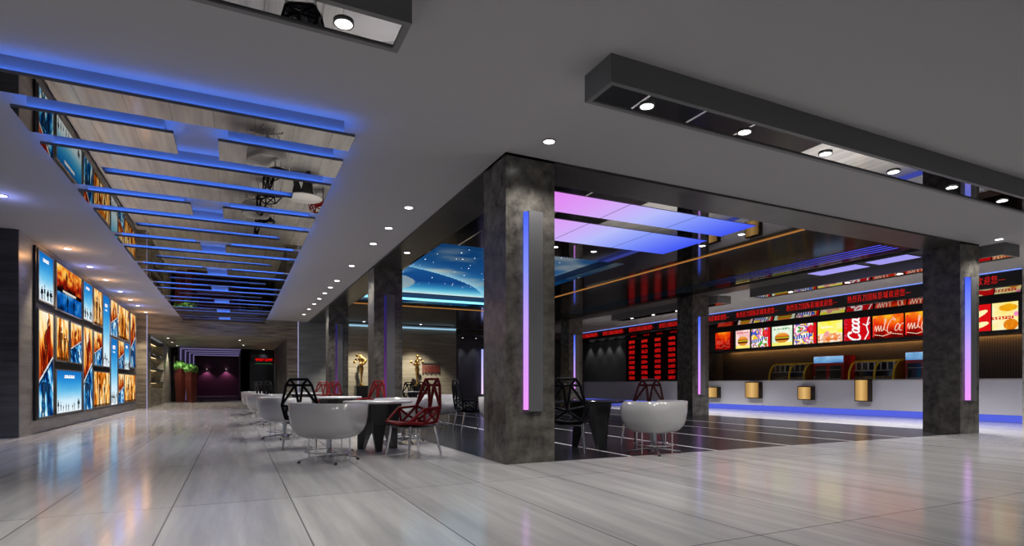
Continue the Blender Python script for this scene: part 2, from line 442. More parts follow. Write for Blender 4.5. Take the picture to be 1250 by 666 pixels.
# ================================================================== CEILING LIGHT BARS
def light_bar(loc, rz, length, lamps, label, power, W=.42, Hh=.25):
    t = thing('ceiling_light_bar', label, 'light bar', loc, rz, 'dropped ceiling light bars')
    mb = MB(); e = .05
    mb.box(0, length, -W / 2, -W / 2 + e, 0, Hh).box(0, length, W / 2 - e, W / 2, 0, Hh).box(0, e, -W / 2 + e, W / 2 - e, 0, Hh).box(length - e, length, -W / 2 + e, W / 2 - e, 0, Hh)
    mb.build('housing', 'housing', t)
    MB().box(e, length - e, -W / 2 + e, W / 2 - e, .015, .05).build('mirror_underside', 'bar_mirror', t)
    for x in lamps:
        k = MB().lathe([(.062, 0), (.062, .01)], 20, (x, 0.02, .003)).build('lamp_lens', 'lens', t)
        MB().lathe([(.062, 0), (.074, 0), (.074, .012), (.062, .012)], 20, (x, .02, .001), cap=False).build('trim_ring', 'housing', k)
        if power: spot(t, (x, .02, -.02), power)
    return t
light_bar((2.96, 4.33, 3.65), 0, 10.5, [.58 + 1.29 * k for k in range(8)], 'long dropped light bar with a mirrored underside at the upper right', 125)
light_bar((-6.5, 4.31, 3.65), 0, 7.67, [7.22 - 1.29 * k for k in range(6)], 'dropped light bar cut off by the top edge of the picture', 125)
light_bar((14.4, 6.1, 3.65), PI / 2, 6.4, [.9, 2.2, 3.5, 5.2], 'light bar parallel to the concession counter behind the right column', 520, .6)
light_bar((14.4, 13.8, 3.65), PI / 2, 5.8, [.9, 2.2, 3.5, 4.8], 'farther light bar in front of the ticket counter', 520, .6)

# ================================================================== DOWNLIGHTS
def downlight(loc, label, power, group, size=115, col=(1, .97, .93), r=.065, rot=(0, 0, 0), halo=None):
    t = thing('recessed_downlight', label, 'downlight', loc, 0, group)
    MB().lathe([(r, 0), (r, .01)], 20, (0, 0, -.008)).build('lens', 'lens', t)
    MB().lathe([(r, 0), (r + .018, 0), (r + .014, .012), (r, .012)], 20, (0, 0, -.012), cap=False).build('trim_ring', 'ceil', t)
    if power: spot(t, (0, 0, -.04), power, size, col=col, rot=rot)
    if halo:  # added point light tints the ceiling round the downlight, not a fitting of its own
        l = bpy.data.lights.new('added_halo_light', 'POINT'); l.energy = halo[1]; l.color = halo[0]; l.shadow_soft_size = .05
        o = bpy.data.objects.new('added_halo_light', l); C.objects.link(o); o.parent = t; o.location = (0, 0, -.22)
downlight((3.37, 5.94, CZ), 'ceiling downlight in front of the nearest stone column', 110, 'corridor ceiling downlights')
downlight((13.71, 6.02, CZ), 'ceiling downlight in front of the right stone column', 110, 'corridor ceiling downlights')
for k, y in enumerate((9.16, 10.52, 11.83, 14.26, 16.49, 17.7, 18.9, 20.2, 21.6, 23.2, 25)):
    downlight((2.56, y, CZ), f'{ORD[k]} ceiling downlight from the camera in the row beside the blue slats', 200, 'corridor ceiling downlights')
for k, y in enumerate((11.3, 15.12, 17.18, 19.14, 21.33, 23.26, 24.9, 27.0)):
    downlight((-3.22, y, CZ), f'{ORD[k]} ceiling downlight from the camera in the row along the posters', 360, 'poster wall downlights', 95, (1, .80, .58) if k % 2 else (.76, .79, 1), halo=((1, .50, .20), 7) if k % 2 else ((.30, .36, 1), 6))
for k, (x, y) in enumerate(((6.07, 10.44), (7.03, 10.43), (8.78, 9.01), (8.79, 7.99), (3.36, 12.16))):
    lab = ['left downlight before the sky ceiling', 'right downlight before the sky ceiling', 'rear downlight by the end of the pink and blue panels', 'front downlight by the end of the pink and blue panels', 'tiny downlight in the dark stone beam beside the sky ceiling'][k]
    downlight((x, y, CZ if k < 4 else CZ - .035), lab, 150, 'downlights of the mirrored ceiling', 120, r=.06)

# ================================================================== POSTER WALL
tag(MB().box(WX + .001, WX + .045, 14.5, 27.25, .27, 3.8).build('poster_panel', 'black'), 'long black panel carrying all the film posters on the left wall', 'panel')
def soldiers(u, v, asp, seed):
    """dark standing figures along the bottom of the print"""
    rr = random.Random(seed); n = max(3, int(6 * min(1.6, asp + .35)))
    for k in range(n):
        cx = (k + .5) / n + rr.uniform(-.05, .05); h = rr.uniform(.10, .24) * min(1.3, asp + .45); b = rr.uniform(.01, .05)
        dx = (u - cx) * asp; y = v - b
        if 0 < y < h:
            t = y / h
            w = (.10 if t < .45 else .16 if t < .8 else .0) * h + (.09 * h if t >= .84 else 0)
            if t < .45 and abs(abs(dx) - .07 * h) < .05 * h: return True
            if t >= .45 and abs(dx) < w: return True
            if .5 < t < .62 and abs(dx) < .28 * h and rr.random() < .6: return True
    return False
def p_blue(asp, seed):
    def f(u, v):
        c = ramp([(0, (.93, .97, 1)), (.28, (.80, .92, .98)), (.5, (.42, .75, .92)), (.75, (.16, .56, .84)), (1, (.08, .42, .74))], v + .10 * (fbm(u * 3, v * 5, seed) - .5))
        a, b = (u - .5) * asp, v - .87
        hl = .035 * min(asp, 1) + .006
        if abs(b) < hl and abs(a - .3 * b) < .20 * asp:
            k = math.floor((a - .3 * b) / (.055 * max(asp, .35)))
            if abs(((a - .3 * b) / (.055 * max(asp, .35))) % 1 - .5) < .36 or abs(b) > hl * .6: c = (1, 1, 1)
        if abs(v - .80) < .006 and abs(a) < .15 * asp: c = (.85, .93, 1)
        if soldiers(u, v, asp, seed): c = (.03, .05, .08)
        return c
    return f
def figure(u, v, cx, base, h, asp, lean=0):
    dx = (u - cx) * asp - lean * (v - base); t = (v - base) / h
    if t < 0 or t > 1: return False
    if t < .5: return abs(abs(dx) - .085 * h * (1 - .6 * t)) < .055 * h
    if t < .82: return abs(dx) < h * (.11 + .10 * math.sin((t - .5) / .32 * PI * .8)) 
    return math.hypot(dx, (t - .91) * h) < .075 * h
def shards(u, v, seed, kx, ky, tilt):
    """brushy streaks for the film art"""
    x = u * kx + tilt * v * ky; w = fbm(u * kx * .7, v * ky * .8, seed + 9)
    return .6 * vnoise(x * 2.2 + w * 2, v * ky * .9 + w * 1.5, seed) + .4 * vnoise(x * 5 + w * 3, v * ky * 2.3, seed + 4)
def p_warm(asp, seed):
    def f(u, v):
        n = shards(u, v, seed, asp * 4 + 1, 3, .25)
        c = ramp([(0, (.10, .04, .02)), (.26, (.42, .15, .04)), (.42, (.85, .42, .08)), (.55, (1, .70, .25)), (.68, (1, .88, .58)), (1, (1, .98, .90))], n * 1.15 - .06 + .10 * (v - .4))
        nf = 2 if asp > .7 else 1
        for k in range(nf):
            cx = (.32 + .40 * k if nf > 1 else .5) + .1 * (vnoise(seed, k) - .5)
            wob = .05 * (fbm(u * 9, v * 9, seed + k) - .5)
            if figure(u + wob, v, cx, .02 + .06 * k, .80 - .2 * k, asp, .12 - .2 * k): c = mixc(c, ramp([(0, (.10, .05, .03)), (1, (.45, .22, .10))], fbm(u * 12, v * 12, seed)), .8)
        if v < .08: c = mixc(c, (.12, .05, .02), .6)
        return c
    return f
def p_dual(asp, seed, cut=None):
    def f(u, v):
        e = .45 + .26 * (u - .5)
        wob = .05 * (fbm(u * 9, v * 9, seed) - .5)
        if v > e:
            n = shards(u, v, seed, asp * 4 + 1, 4, .3); t = (v - e) / (1 - e)
            c = ramp([(0, (.10, .02, .02)), (.28, (.45, .07, .03)), (.42, (.80, .28, .06)), (.58, (.98, .68, .28)), (.75, (1, .90, .66)), (1, (1, .97, .9))], .45 * t + n * .85 - .12)
            if figure(u + wob, v, .38, e + .0, .46, asp, .30): c = mixc(c, ramp([(0, (.08, .03, .02)), (1, (.55, .08, .05))], fbm(u * 10, v * 14, seed)), .85)
            if figure(u + wob, v, .76, e + .06, .34, asp, -.2): c = mixc(c, (.50, .05, .04), .8)
        else:
            n = shards(u, v, seed + 20, asp * 4 + 1, 5, .5)
            c = ramp([(0, (.01, .03, .09)), (.3, (.02, .12, .32)), (.48, (.06, .36, .68)), (.62, (.30, .70, .92)), (.78, (.85, .96, 1)), (1, (1, 1, 1))], n * 1.1 - .03)
            if figure(u + wob, v, .30, .0, .40, asp, .1) or figure(u + wob, v, .72, .02, .36, asp, -.1): c = mixc(c, ramp([(0, (.01, .02, .05)), (1, (.06, .22, .42))], fbm(u * 12, v * 16, seed)), .85)
        d = v - e
        if -.012 < d < .010: c = (.90, .90, .90)
        elif -.05 < d < -.02: c = mixc(c, (.05, .10, .20), .8)
        return c
    return f
def p_square(asp, seed):
    """warm battle scene above, title band, cold pair of figures below"""
    d = p_dual(asp, seed)
    def f(u, v):
        if .40 < v < .50:
            c = (.05, .02, .02)
            if abs(v - .455) < .018 and .24 < u < .76 and (u * 26) % 1 < .74: c = (.97, .93, .9)
            if abs(v - .418) < .008 and .32 < u < .68 and (u * 30) % 1 < .6: c = (.7, .66, .62)
            return c
        if v >= .5:
            n = fbm(u * 6, v * 6, seed)
            c = ramp([(0, (.15, .03, .02)), (.35, (.66, .13, .05)), (.6, (.96, .66, .22)), (1, (1, .93, .7))], (v - .5) * 1.1 + .8 * (n - .25))
            for cx, b, h in ((.38, .52, .40), (.64, .56, .30), (.85, .51, .22), (.12, .52, .22)):
                if figure(u, v, cx, b, h, asp): c = mixc(c, (.14, .04, .03) if cx != .64 else (.5, .05, .04), .85)
            return c
        n = fbm(u * 5, v * 5, seed + 3)
        c = ramp([(0, (.01, .05, .13)), (.5, (.03, .34, .68)), (1, (.55, .85, .98))], .25 + v + .8 * (n - .45))
        if figure(u, v, .42, .0, .40, asp) or figure(u, v, .68, .0, .38, asp): c = mixc(c, (.01, .03, .08), .85)
        return c
    return f
POST = [(14.63, 15.67, 2.74, 3.73, 'b', 'blue film poster at the upper left corner of the poster wall'),
 (15.92, 18.23, 2.70, 3.73, 's', 'large square film poster, fiery battle above and blue figures below'),
 (18.45, 19.47, 2.74, 3.73, 'b', 'small blue film poster right of the square battle poster'),
 (19.68, 20.78, 2.72, 3.73, 'w', 'orange film poster in the top row between two blue posters'),
 (20.92, 21.92, 1.56, 3.73, 'b', 'tall narrow blue film poster reaching down from the top row'),
 (22.12, 23.26, 2.60, 3.73, 'd', 'orange and blue film poster in the top row right of the tall blue one'),
 (23.44, 25.64, 2.60, 3.73, 'w', 'wide orange film poster near the far end of the top row'),
 (25.93, 27.12, 1.67, 3.73, 'd', 'tall orange and blue film poster at the far upper end of the wall'),
 (14.63, 15.67, .33, 2.52, 'd', 'tall orange and blue film poster at the lower left corner of the wall'),
 (15.92, 16.95, 1.55, 2.51, 'w', 'orange film poster above the left half of the big blue poster'),
 (17.13, 18.23, 1.55, 2.51, 'd', 'orange and blue film poster above the right half of the big blue poster'),
 (18.45, 19.47, .33, 2.52, 'd', 'tall orange and blue film poster right of the big blue poster'),
 (19.68, 20.78, 1.56, 2.51, 'd', 'orange and blue film poster left of the tall hanging blue one'),
 (22.12, 23.26, .34, 2.50, 'b', 'tall blue film poster rising from the bottom row'),
 (23.44, 24.52, 1.56, 2.50, 'd', 'middle row orange and blue film poster right of the rising blue one'),
 (24.65, 25.64, 1.56, 2.50, 'b', 'small blue film poster in the middle row near the far end'),
 (15.92, 18.23, .35, 1.32, 'b', 'large square blue film poster with soldiers in the bottom row'),
 (19.68, 21.92, .35, 1.36, 'w', 'wide orange film poster in the bottom row'),
 (23.44, 24.52, .35, 1.36, 'd', 'bottom row orange and blue film poster beside the rising blue one'),
 (24.65, 27.12, .35, 1.36, 'w', 'orange film poster at the far end of the bottom row')]
for k, (y0, y1, z0, z1, kind, lab) in enumerate(POST):
    t = thing('film_poster', lab, 'poster', (WX + .05, (y0 + y1) / 2, z0), 0, 'backlit film posters on the left wall')
    w, h = y1 - y0, z1 - z0
    MB().box(-.004, .02, -w / 2 - .03, -w / 2, -.03, h + .03).box(-.004, .02, w / 2, w / 2 + .03, -.03, h + .03).box(-.004, .02, -w / 2, w / 2, -.03, 0).box(-.004, .02, -w / 2, w / 2, h, h + .03).build('frame', 'housing', t)
    asp = w / h; f = {'b': p_blue, 'w': p_warm, 'd': p_dual, 's': p_square}[kind](asp, k + 3)
    art('poster_print', (.006, -w / 2, 0), (0, w, 0), (0, 0, h), int(w / .024), int(h / .024), f, t)

# ================================================================== LIT CEILING OF THE SEATING ZONE
def panel_col(x):
    t = (x - 4.28) / (8.56 - 4.28)
    return ramp([(0, (.90, .52, .95)), (.28, (.84, .66, .97)), (.5, (.72, .74, .98)), (.72, (.50, .58, .98)), (1, (.26, .34, .96))], t)
for r, (y0, y1, rl) in enumerate(((7.44, 8.29, 'front'), (8.65, 9.97, 'rear'))):
    for k, (x0, x1, cl) in enumerate(((4.28, 5.72, 'pink'), (5.735, 7.165, 'lavender'), (7.18, 8.56, 'blue'))):
        t = thing('ceiling_light_panel', f'{cl} backlit panel in the {rl} row of the mirrored ceiling', 'light panel', (x0, y0, CZ), 0, 'pink to blue backlit ceiling panels')
        w, d = x1 - x0, y1 - y0
        MB().plate([0, w], [0, d], -.004, .05, lambda i, j: 0).build('tray', 'black', t)
        art('diffuser', (0, d, -.006), (w, 0, 0), (0, -d, 0), 24, 12, lambda u, v, x0=x0, w=w: panel_col(x0 + u * w), t, 'paint_panel')
# sky picture in its recess
def sky(x, y):
    c = ramp([(0, (.16, .26, .36)), (.2, (.06, .24, .44)), (.5, (.08, .30, .54)), (.72, (.14, .46, .70)), (.86, (.34, .72, .86)), (1, (.85, 1., 1.))], (y - 11.5) / 8.7)
    d = math.hypot(x - LCX, y - LCY) - LR
    q = fbm(x * .75 + 3, y * .8, 3)
    if d > 0:
        c = mixc(c, (.70, .66, .60), max(0, q - .46) * 3.0 * min(1, max(0, (y - 11.5) / 3)))
        c = mixc(c, (.62, .86, .96), .9 * math.exp(-d / .35))
    else:
        c = ramp([(0, (.10, .34, .58)), (.45, (.08, .28, .54)), (.7, (.22, .58, .78)), (.88, (.55, .88, .95)), (1, (.92, 1, 1))], (y - 15.8) / 4.5)
        c = mixc(c, (.62, .74, .82), max(0, fbm(x * 1.1, y * 1.1, 8) - .52) * 2)
    d2 = math.hypot(x - 4.1, (y - 18.8) * .7) - 1.25
    if d2 < 0: c = mixc(c, (.66, .72, .72), .8)
    return c
LCX, LCY, LR = .54, 23.57, 8.66
t = thing('sky_ceiling', 'recessed ceiling picture of a blue sky with planets and stars', 'ceiling picture', (0, 0, CZ))
art('sky_print', (3.4, 20.3, .44), (5.5, 0, 0), (0, -9.6, 0), 110, 150, lambda u, v: sky(3.4 + 5.5 * u, 20.3 - 9.6 * v), t, 'paint_sky')
wl = MB()
wl.box(SKX[0] - .5, SKX[0] - .45, SKY[0] - .5, SKY[1] + .5, .1, .46).box(SKX[1] + .45, SKX[1] + .5, SKY[0] - .5, SKY[1] + .5, .1, .46)
wl.box(SKX[0] - .5, SKX[1] + .5, SKY[0] - .55, SKY[0] - .5, .1, .46).box(SKX[0] - .5, SKX[1] + .5, SKY[1] + .5, SKY[1] + .55, .1, .46)
wl.build('recess_sides', mat('deep_blue_paint', (.02, .06, .16), .5), t)
MB().box(SKX[0], SKX[1] + .3, SKY[1] + .1, SKY[1] + .2, .11, .2).build('cove_light', 'led_cyan', t)
st = MB()
for k in range(70):
    x = rnd.uniform(4.2, 8.6); y = rnd.uniform(11.6, 18.5) 
    if (x - 4) * .55 + 12 > y + 1.5 and rnd.random() < .5: continue
    r = rnd.choice((.007, .010, .016)); st.lathe([(r, 0), (r, .004)], 9, (x, y, .43))
st.build('star_lights', emat('star', (.8, .9, 1), 3), t)['kind'] = 'stuff'
# amber line framing the inner ceiling
tag(MB().box(9.54, 9.565, 7.2, 20.75, CZ - .02, CZ - .001).build('amber_light_strip', 'led_amber'), 'long thin amber light strip beside the pink and blue ceiling panels', 'light strip')
tag(MB().box(3.76, 9.54, 20.7, 20.73, CZ - .02, CZ - .001).build('amber_light_strip', 'led_amber'), 'thin amber light strip behind the far edge of the sky ceiling', 'light strip')
# grille with blue light above
t = thing('ceiling_grille', 'long black ceiling grille with blue light behind its blades', 'grille', (SLX[0], SLY[0], CZ))
for k in range(6):
    x = .02 + k * .19
    MB().box(x, x + .085, 0, SLY[1] - SLY[0], .0, .008).build('blade', 'black_gloss', t)
MB().box(0, 1.05, 0, SLY[1] - SLY[0], .06, .08).build('top_panel', mat('grille_backing', (.05, .08, .10), .5), t)
art('blue_light', (.0, 0, .055), (1.05, 0, 0), (0, 13.0, 0), 1, 40, lambda u, v: mixc((.33, .36, .95), (.05, .09, .12), (v - .02) * 2.4), t, 'paint_panel')
for k, (y0, y1, lab) in enumerate(((7.5, 8.45, 'glowing panel for the lilac reflection in the stone beam nearest the right column'), (8.65, 9.95, 'second glowing panel for the lilac reflection in the stone beam by the grille'))):  # emissive panels stand in for a lilac reflection on the beam underside
    t = thing('beam_reflection_panel', lab, 'light panel', (13.25, y0, CZ - .035), 0, 'glowing panels for lilac reflections in the stone beam')
    MB().box(0, .6, 0, y1 - y0, -.012, 0).build('frame', 'black', t)
    MB().box(.02, .58, .02, y1 - y0 - .02, -.018, -.012).build('diffuser', 'lilac', t)

# ================================================================== CONCESSION SIDE
# ticker sign along the ceiling
SY0, SY1 = 7.27, 29.8
t = thing('led_ticker_sign', 'long black LED sign with red Chinese welcome text above the counters', 'sign', (FX, SY0, 3.5))
MB().box(0, .15, 0, SY1 - SY0, 0, .37).build('housing', 'black', t)
y = 7.45; per = 2.2
while y + per < SY1:
    o, w = text_obj('led_text', '\u70ed\u70c8\u767e\u5200\u56fd\u9645\u5f71\u57ce\u6b22\u8fce\u60a8\u2014', .235, 'led_text', Matrix.Translation((-.006, y + per / 2 - SY0, .18)) @ FACE_MX, t, sx=.62, thin=.0035, space=1.2)
    y += per + .05
tag(MB().box(FX - .05, FX + .1, SY0, SY1, 3.872, 3.895).build('cove_light_strip', 'led_cove'), 'blue light line between the ceiling and the LED ticker sign', 'light strip')
# menu bulkhead
t = thing('menu_bulkhead', 'black bulkhead carrying the row of lit menu pictures', 'bulkhead', (MX, 7.3, 2.4))
MB().box(0, .72, 0, 11.85, 0, 1.09).box(.72, .945, 0, 11.85, .16, 1.09).build('casing', 'black', t)
MB().box(.725, .745, .05, 11.5, .06, .12).build('warm_light_strip', 'led_warm', t)
# --- menu pictures
def stroke_letters(kind):
    A = []
    def arc(cx, cy, rx, ry, a0, a1, n=10, tilt=.25):
        return [(cx + rx * math.cos(math.radians(a0 + (a1 - a0) * i / n)) + tilt * (ry * math.sin(math.radians(a0 + (a1 - a0) * i / n))), cy + ry * math.sin(math.radians(a0 + (a1 - a0) * i / n))) for i in range(n + 1)]
    if kind == 'coca':      # flowing C o c a
        A.append(arc(.20, .50, .17, .36, 50, 310)); A.append([(.33, .78), (.38, .66)])
        A.append(arc(.46, .40, .09, .19, 0, 360)); A.append(arc(.66, .40, .09, .19, 60, 300))
        A.append(arc(.86, .40, .09, .19, 0, 360)); A.append([(.98, .58), (.93, .25), (1.0, .22)])
        A.append([(.50, .22), (.60, .20), (.68, .25)])
    else:                   # m l C o c
        A.append([(.03, .30), (.10, .55), (.12, .32), (.19, .56), (.21, .32), (.28, .55), (.29, .32), (.36, .36)])
        A.append([(.34, .34), (.45, .80), (.41, .84), (.38, .40), (.44, .33)])
        A.append(arc(.62, .52, .12, .30, 60, 300)); A.append([(.66, .88), (.74, .72)])
        A.append(arc(.80, .44, .06, .15, 0, 360)); A.append(arc(.94, .44, .06, .15, 60, 300))
        A.append([(.05, .18), (.35, .10), (.60, .20), (.95, .12)])
    return A
SC, SM = stroke_letters('coca'), stroke_letters('ml')
def m_fire(u, v):
    n = fbm(u * 4, v * 3, 4)
    c = ramp([(0, (.22, .01, .01)), (.3, (.62, .04, .02)), (.6, (.93, .25, .04)), (1, (1, .72, .15))], v * .75 + .55 * (n - .35) + .25 * (1 - abs(u - .45) * 2) * v)
    if min(dline(u * 1.0, v, s) for s in SM) < .013: c = (.98, .80, .70)
    if u < .10 and min(dseg(u, v, .02, .1, .07, .9), 1) < .02: c = (.95, .15, .15)
    return c
def m_darkfire(u, v):
    n = fbm(u * 5, v * 4, 8)
    c = ramp([(0, (.30, .01, .02)), (.4, (.75, .06, .03)), (.75, (.98, .42, .04)), (1, (1, .75, .15))], .1 + .75 * v * (1 - abs(u - .42) * 1.3) + .5 * (n - .35))
    if u > .86: c = mixc(c, (.10, .0, .01), .85)
    if min(dline(u * 1.15, v, s) for s in SM) < .011 and v < .55: c = (.85, .35, .25)
    return c
def m_coca(u, v):
    c = mixc((.70, .02, .06), (.86, .06, .10), fbm(u * 3, v * 3, 2))
    # lettering climbs the panel
    a, b = v, 1 - (u - .10) / .62
    if 0 < b < 1.05 and min(dline(a * 1.02, b * .95, s) for s in SC) < .045: c = (.98, .97, .97)
    if dline(u, v, [(.80, .02), (.93, .3), (.86, .6), (.95, .98)]) < .022: c = (.97, .96, .96)
    if dline(u, v, [(.74, .70), (.88, .62), (.97, .75)]) < .018: c = (.97, .96, .96)
    if u < .12 and (fbm(u * 12, v * 12, 5)) > .6: c = (.85, .25, .40)
    return c
def m_burger(seed, base, warm):
    def f(u, v):
        n = fbm(u * 3, v * 3, seed)
        c = mixc(base, warm, n * 1.4 - .2)
        e = ((u - .5) / .36) ** 2 + ((v - .40) / .26) ** 2
        if e < 1:
            t = (v - .14) / .52
            c = ramp([(0, (.80, .45, .12)), (.22, (.90, .58, .18)), (.30, (.35, .12, .05)), (.42, (.40, .14, .05)), (.48, (.95, .80, .15)), (.55, (.35, .65, .12)), (.62, (.88, .20, .10)), (.68, (.88, .52, .15)), (1, (.95, .68, .30))], t)
        if v > .78 and .1 < u < .9 and (u * 11 + seed) % 1 < .62 and abs(v - .86) < .045 and vnoise(u * 30, v * 30, seed) > .3: c = (.80, .10, .10) if seed % 2 else (.15, .55, .30)
        if v < .16: c = mixc(c, (1, .93, .35), .75)
        return c
    return f
def m_party(seed):
    pal = [(.92, .08, .14), (1, .95, .92), (.98, .80, .10), (.20, .35, .80), (.95, .55, .70), (1, .98, .95), (.30, .65, .25)]
    def f(u, v):
        a = vnoise(u * 5, v * 4, seed) * 5 + vnoise(u * 9, v * 8, seed + 3) * 3
        c = pal[int(a * 1.1) % len(pal)]
        if dline(u, v, [(.08, .30), (.5, .38), (.9, .62)]) < .07: c = (.15, .22, .65) if (u * 9) % 1 < .6 else (.95, .97, 1)
        if math.hypot(u - .78, v - .70) < .20: c = mixc((.92, .05, .10), c, .2)
        if u > .88: c = (.82, .06, .10)
        return c
    return f
def m_yellow(u, v):
    n = fbm(u * 4, v * 4, 12)
    c = mixc((1, .93, .10), (.98, .98, .72), n * 1.6 - .3)
    if v < .42: c = mixc((.98, .93, .85), (.95, .55, .25), max(0, fbm(u * 7, v * 7, 31) - .42) * 4)
    if math.hypot((u - .38) * 1.2, v - .40) < .13: c = (.95, .62, .62)
    if .10 < v < .16 and (u * 14) % 1 < .6: c = (.85, .35, .15)
    if abs(v - .72) < .05 and .12 < u < .6 and (u * 16) % 1 < .6: c = (1, 1, .85)
    return c
def m_redfish(u, v):
    c = (.86, .07, .09)
    for cx, cy, rx, ry, k in ((.62, .60, .30, .12, .5), (.55, .18, .40, .12, .3), (.35, .85, .12, .08, 0)):
        x, y = u - cx, v - cy - k * (u - cx)
        if (x / rx) ** 2 + (y / ry) ** 2 < 1: c = (1, .96, .70) if cx > .4 else (.15, .05, .05)
    if math.hypot(u - .35, v - .85) < .10 and math.hypot(u - .35, v - .85) > .06: c = (.95, .9, .85)
    return c
def m_combo(u, v):
    n = fbm(u * 3, v * 3, 40)
    c = mixc((1, .98, .92), (1, .90, .45), n * 1.5 - .3 + (v - .5) * .6)
    if ((u - .62) / .35) ** 2 + ((v - .80) / .13) ** 2 < 1: c = mixc((.98, .78, .10), (.90, .55, .05), fbm(u * 9, v * 9, 3))
    if ((u - .72) / .28) ** 2 + ((v - .18) / .20) ** 2 < 1: c = mixc((.95, .65, .10), (.85, .40, .05), fbm(u * 9, v * 9, 6))
    if abs(v - .44) < .06 and u < .85 and (u * 8) % 1 < .72 and vnoise(u * 40, v * 26, 9) > .28: c = (.85, .12, .12)
    if math.hypot(u - .93, v - .55) < .09: c = (.95, .55, .75)
    return c
MENUS = [(17.70, 18.67, m_darkfire, 'dark red menu picture with a fiery glow at the far left end'),
 (16.81, 17.54, m_burger(1, (.95, .70, .72), (1, .95, .9)), 'pink menu picture with a burger, second from the far left'),
 (15.82, 16.73, m_party(21), 'red, white and yellow menu picture third from the far left'),
 (14.83, 15.74, m_burger(2, (.80, .92, .80), (.98, .98, .92)), 'pale menu picture with a burger on a light ground'),
 (13.84, 14.76, m_party(33), 'busy multicoloured menu picture with a blue slanted band'),
 (12.85, 13.78, m_yellow, 'bright yellow menu picture left of the red lettered one'),
 (11.88, 12.79, m_coca, 'red menu picture with white script lettering climbing upward'),
 (10.83, 11.80, m_fire, 'orange and red menu picture with thin script, left of the right column'),
 (9.80, 10.78, m_fire, 'orange and red menu picture half hidden by the right column'),
 (8.52, 9.46, m_redfish, 'red menu picture with pale yellow shapes right of the right column'),
 (7.90, 8.49, m_combo, 'yellow and white menu picture at the right end of the row')]
for y0, y1, fn, lab in MENUS:
    t = thing('menu_picture', lab, 'menu', (MX, y0, 2.5), 0, 'lit menu pictures above the concession counter')
    w = y1 - y0
    MB().box(-.03, 0, 0, w, 0, .75).build('casing', 'black', t)
    art('menu_print', (-.034, w, 0), (0, -w, 0), (0, 0, .75), int(w / .0125), 60, fn, t)
# counter
CX = 18.1
t = thing('service_counter', 'long pale counter with a blue-lit base along the right side', 'counter', (CX, 7.27, 0))
CL = 20.6
MB().box(0, .65, 0, CL, .2, 1.12).build('front_body', 'counter', t, bevel=.01)
MB().box(0, .68, 0, CL, 1.12, 1.16).build('worktop', 'white', t, bevel=.008)
MB().box(.16, .6, 0, CL, 0.0, .2).build('plinth', 'black', t)
MB().box(.13, .158, 0, CL, .005, .195).build('base_light', 'led_kick', t)
for y0, y1, z0, z1, lab in ((17.52, 18.4, .44, .90, 'glowing gold box on the counter front beside the rear column'),
                            (15.44, 16.1, .47, 1.10, 'taller glowing gold box second from the rear column'),
                            (13.25, 13.79, .46, .94, 'small glowing gold box left of the tallest one'),
                            (11.27, 11.72, .46, 1.17, 'tallest glowing gold box on the counter front')):
    t = thing('gold_light_box', lab, 'light box', (CX, y0, z0), 0, 'gold light boxes on the counter front')
    w, h = y1 - y0, z1 - z0
    MB().box(-.2, 0, 0, w, 0, h).build('casing', mat('bronze_casing', (.05, .035, .02), .25, metal=.6) if 'bronze_casing' not in bpy.data.materials else bpy.data.materials['bronze_casing'], t)
    MB().box(-.208, -.2, .03, w - .03, .03, h - .03).build('glow_panel', 'gold_glow', t)
# back counter
tag(MB().box(18.98, 19.2, 7.4, 18.9, 0, .86).box(18.95, 19.24, 7.4, 18.9, .86, .9).build('back_counter', 'counter'), 'low back counter behind the front service counter', 'counter')
# curved glass food warmers with yellow hoops
def warmer(y0, y1, lab):
    L_ = y1 - y0
    t = thing('food_warmer', lab, 'food warmer', (18.96, y0, .9), 0, 'food warmers with yellow hoops')
    hoop = lambda y: [(0, y, 0), (0, y, .32)] + [(.0 + .42 * (1 - math.cos(a)), y, .32 + .57 * math.sin(a)) for a in [PI / 2 * k / 8 for k in range(1, 9)]] + [(.68, y, .89)]
    MB().tube(hoop(.04), .035).build('hoop', 'yellow', t); MB().tube(hoop(L_ * .42), .035).build('hoop', 'yellow', t)
    MB().tube(hoop(L_ - .04), .035).build('hoop', 'yellow', t)
    MB().tube([(.45, .0, .89), (.45, L_, .89)], .04).build('top_rail', 'yellow', t)
    MB().box(.1, .7, .02, .06, 0, .86).build('end_panel', 'orange', t)
    MB().box(.66, .7, .06, L_, 0, .9).build('back_panel', 'glass_dark', t)
    MB().box(.04, .28, .06, L_ - .06, 0, .06).build('base', 'steel', t)
    for z in (.30, .56):
        MB().box(.16, .66, .06, L_ - .06, z, z + .02).build('shelf', 'steel', t)
    k = MB()
    for j in range(7): k.box(.2, .22, .12 + j * (L_ - .3) / 6, .16 + j * (L_ - .3) / 6, .58, .84)
    k.box(.2, .22, .12, L_ - .14, .835, .85).box(.2, .22, .12, L_ - .14, .575, .59); k.build('rack', 'steel', t)
    p = MB()
    for j in range(60): p.lathe([(.0, -.035), (.035, 0), (0, .035)], 6, (rnd.uniform(.18, .5), rnd.uniform(.12, L_ - .12), .35), smooth=False)
    p.build('snacks', 'popcorn', t)['kind'] = 'stuff'
warmer(14.3, 15.9, 'yellow hooped food warmer left of the red fridge')
warmer(11.1, 12.65, 'yellow hooped food warmer right of the red fridge')
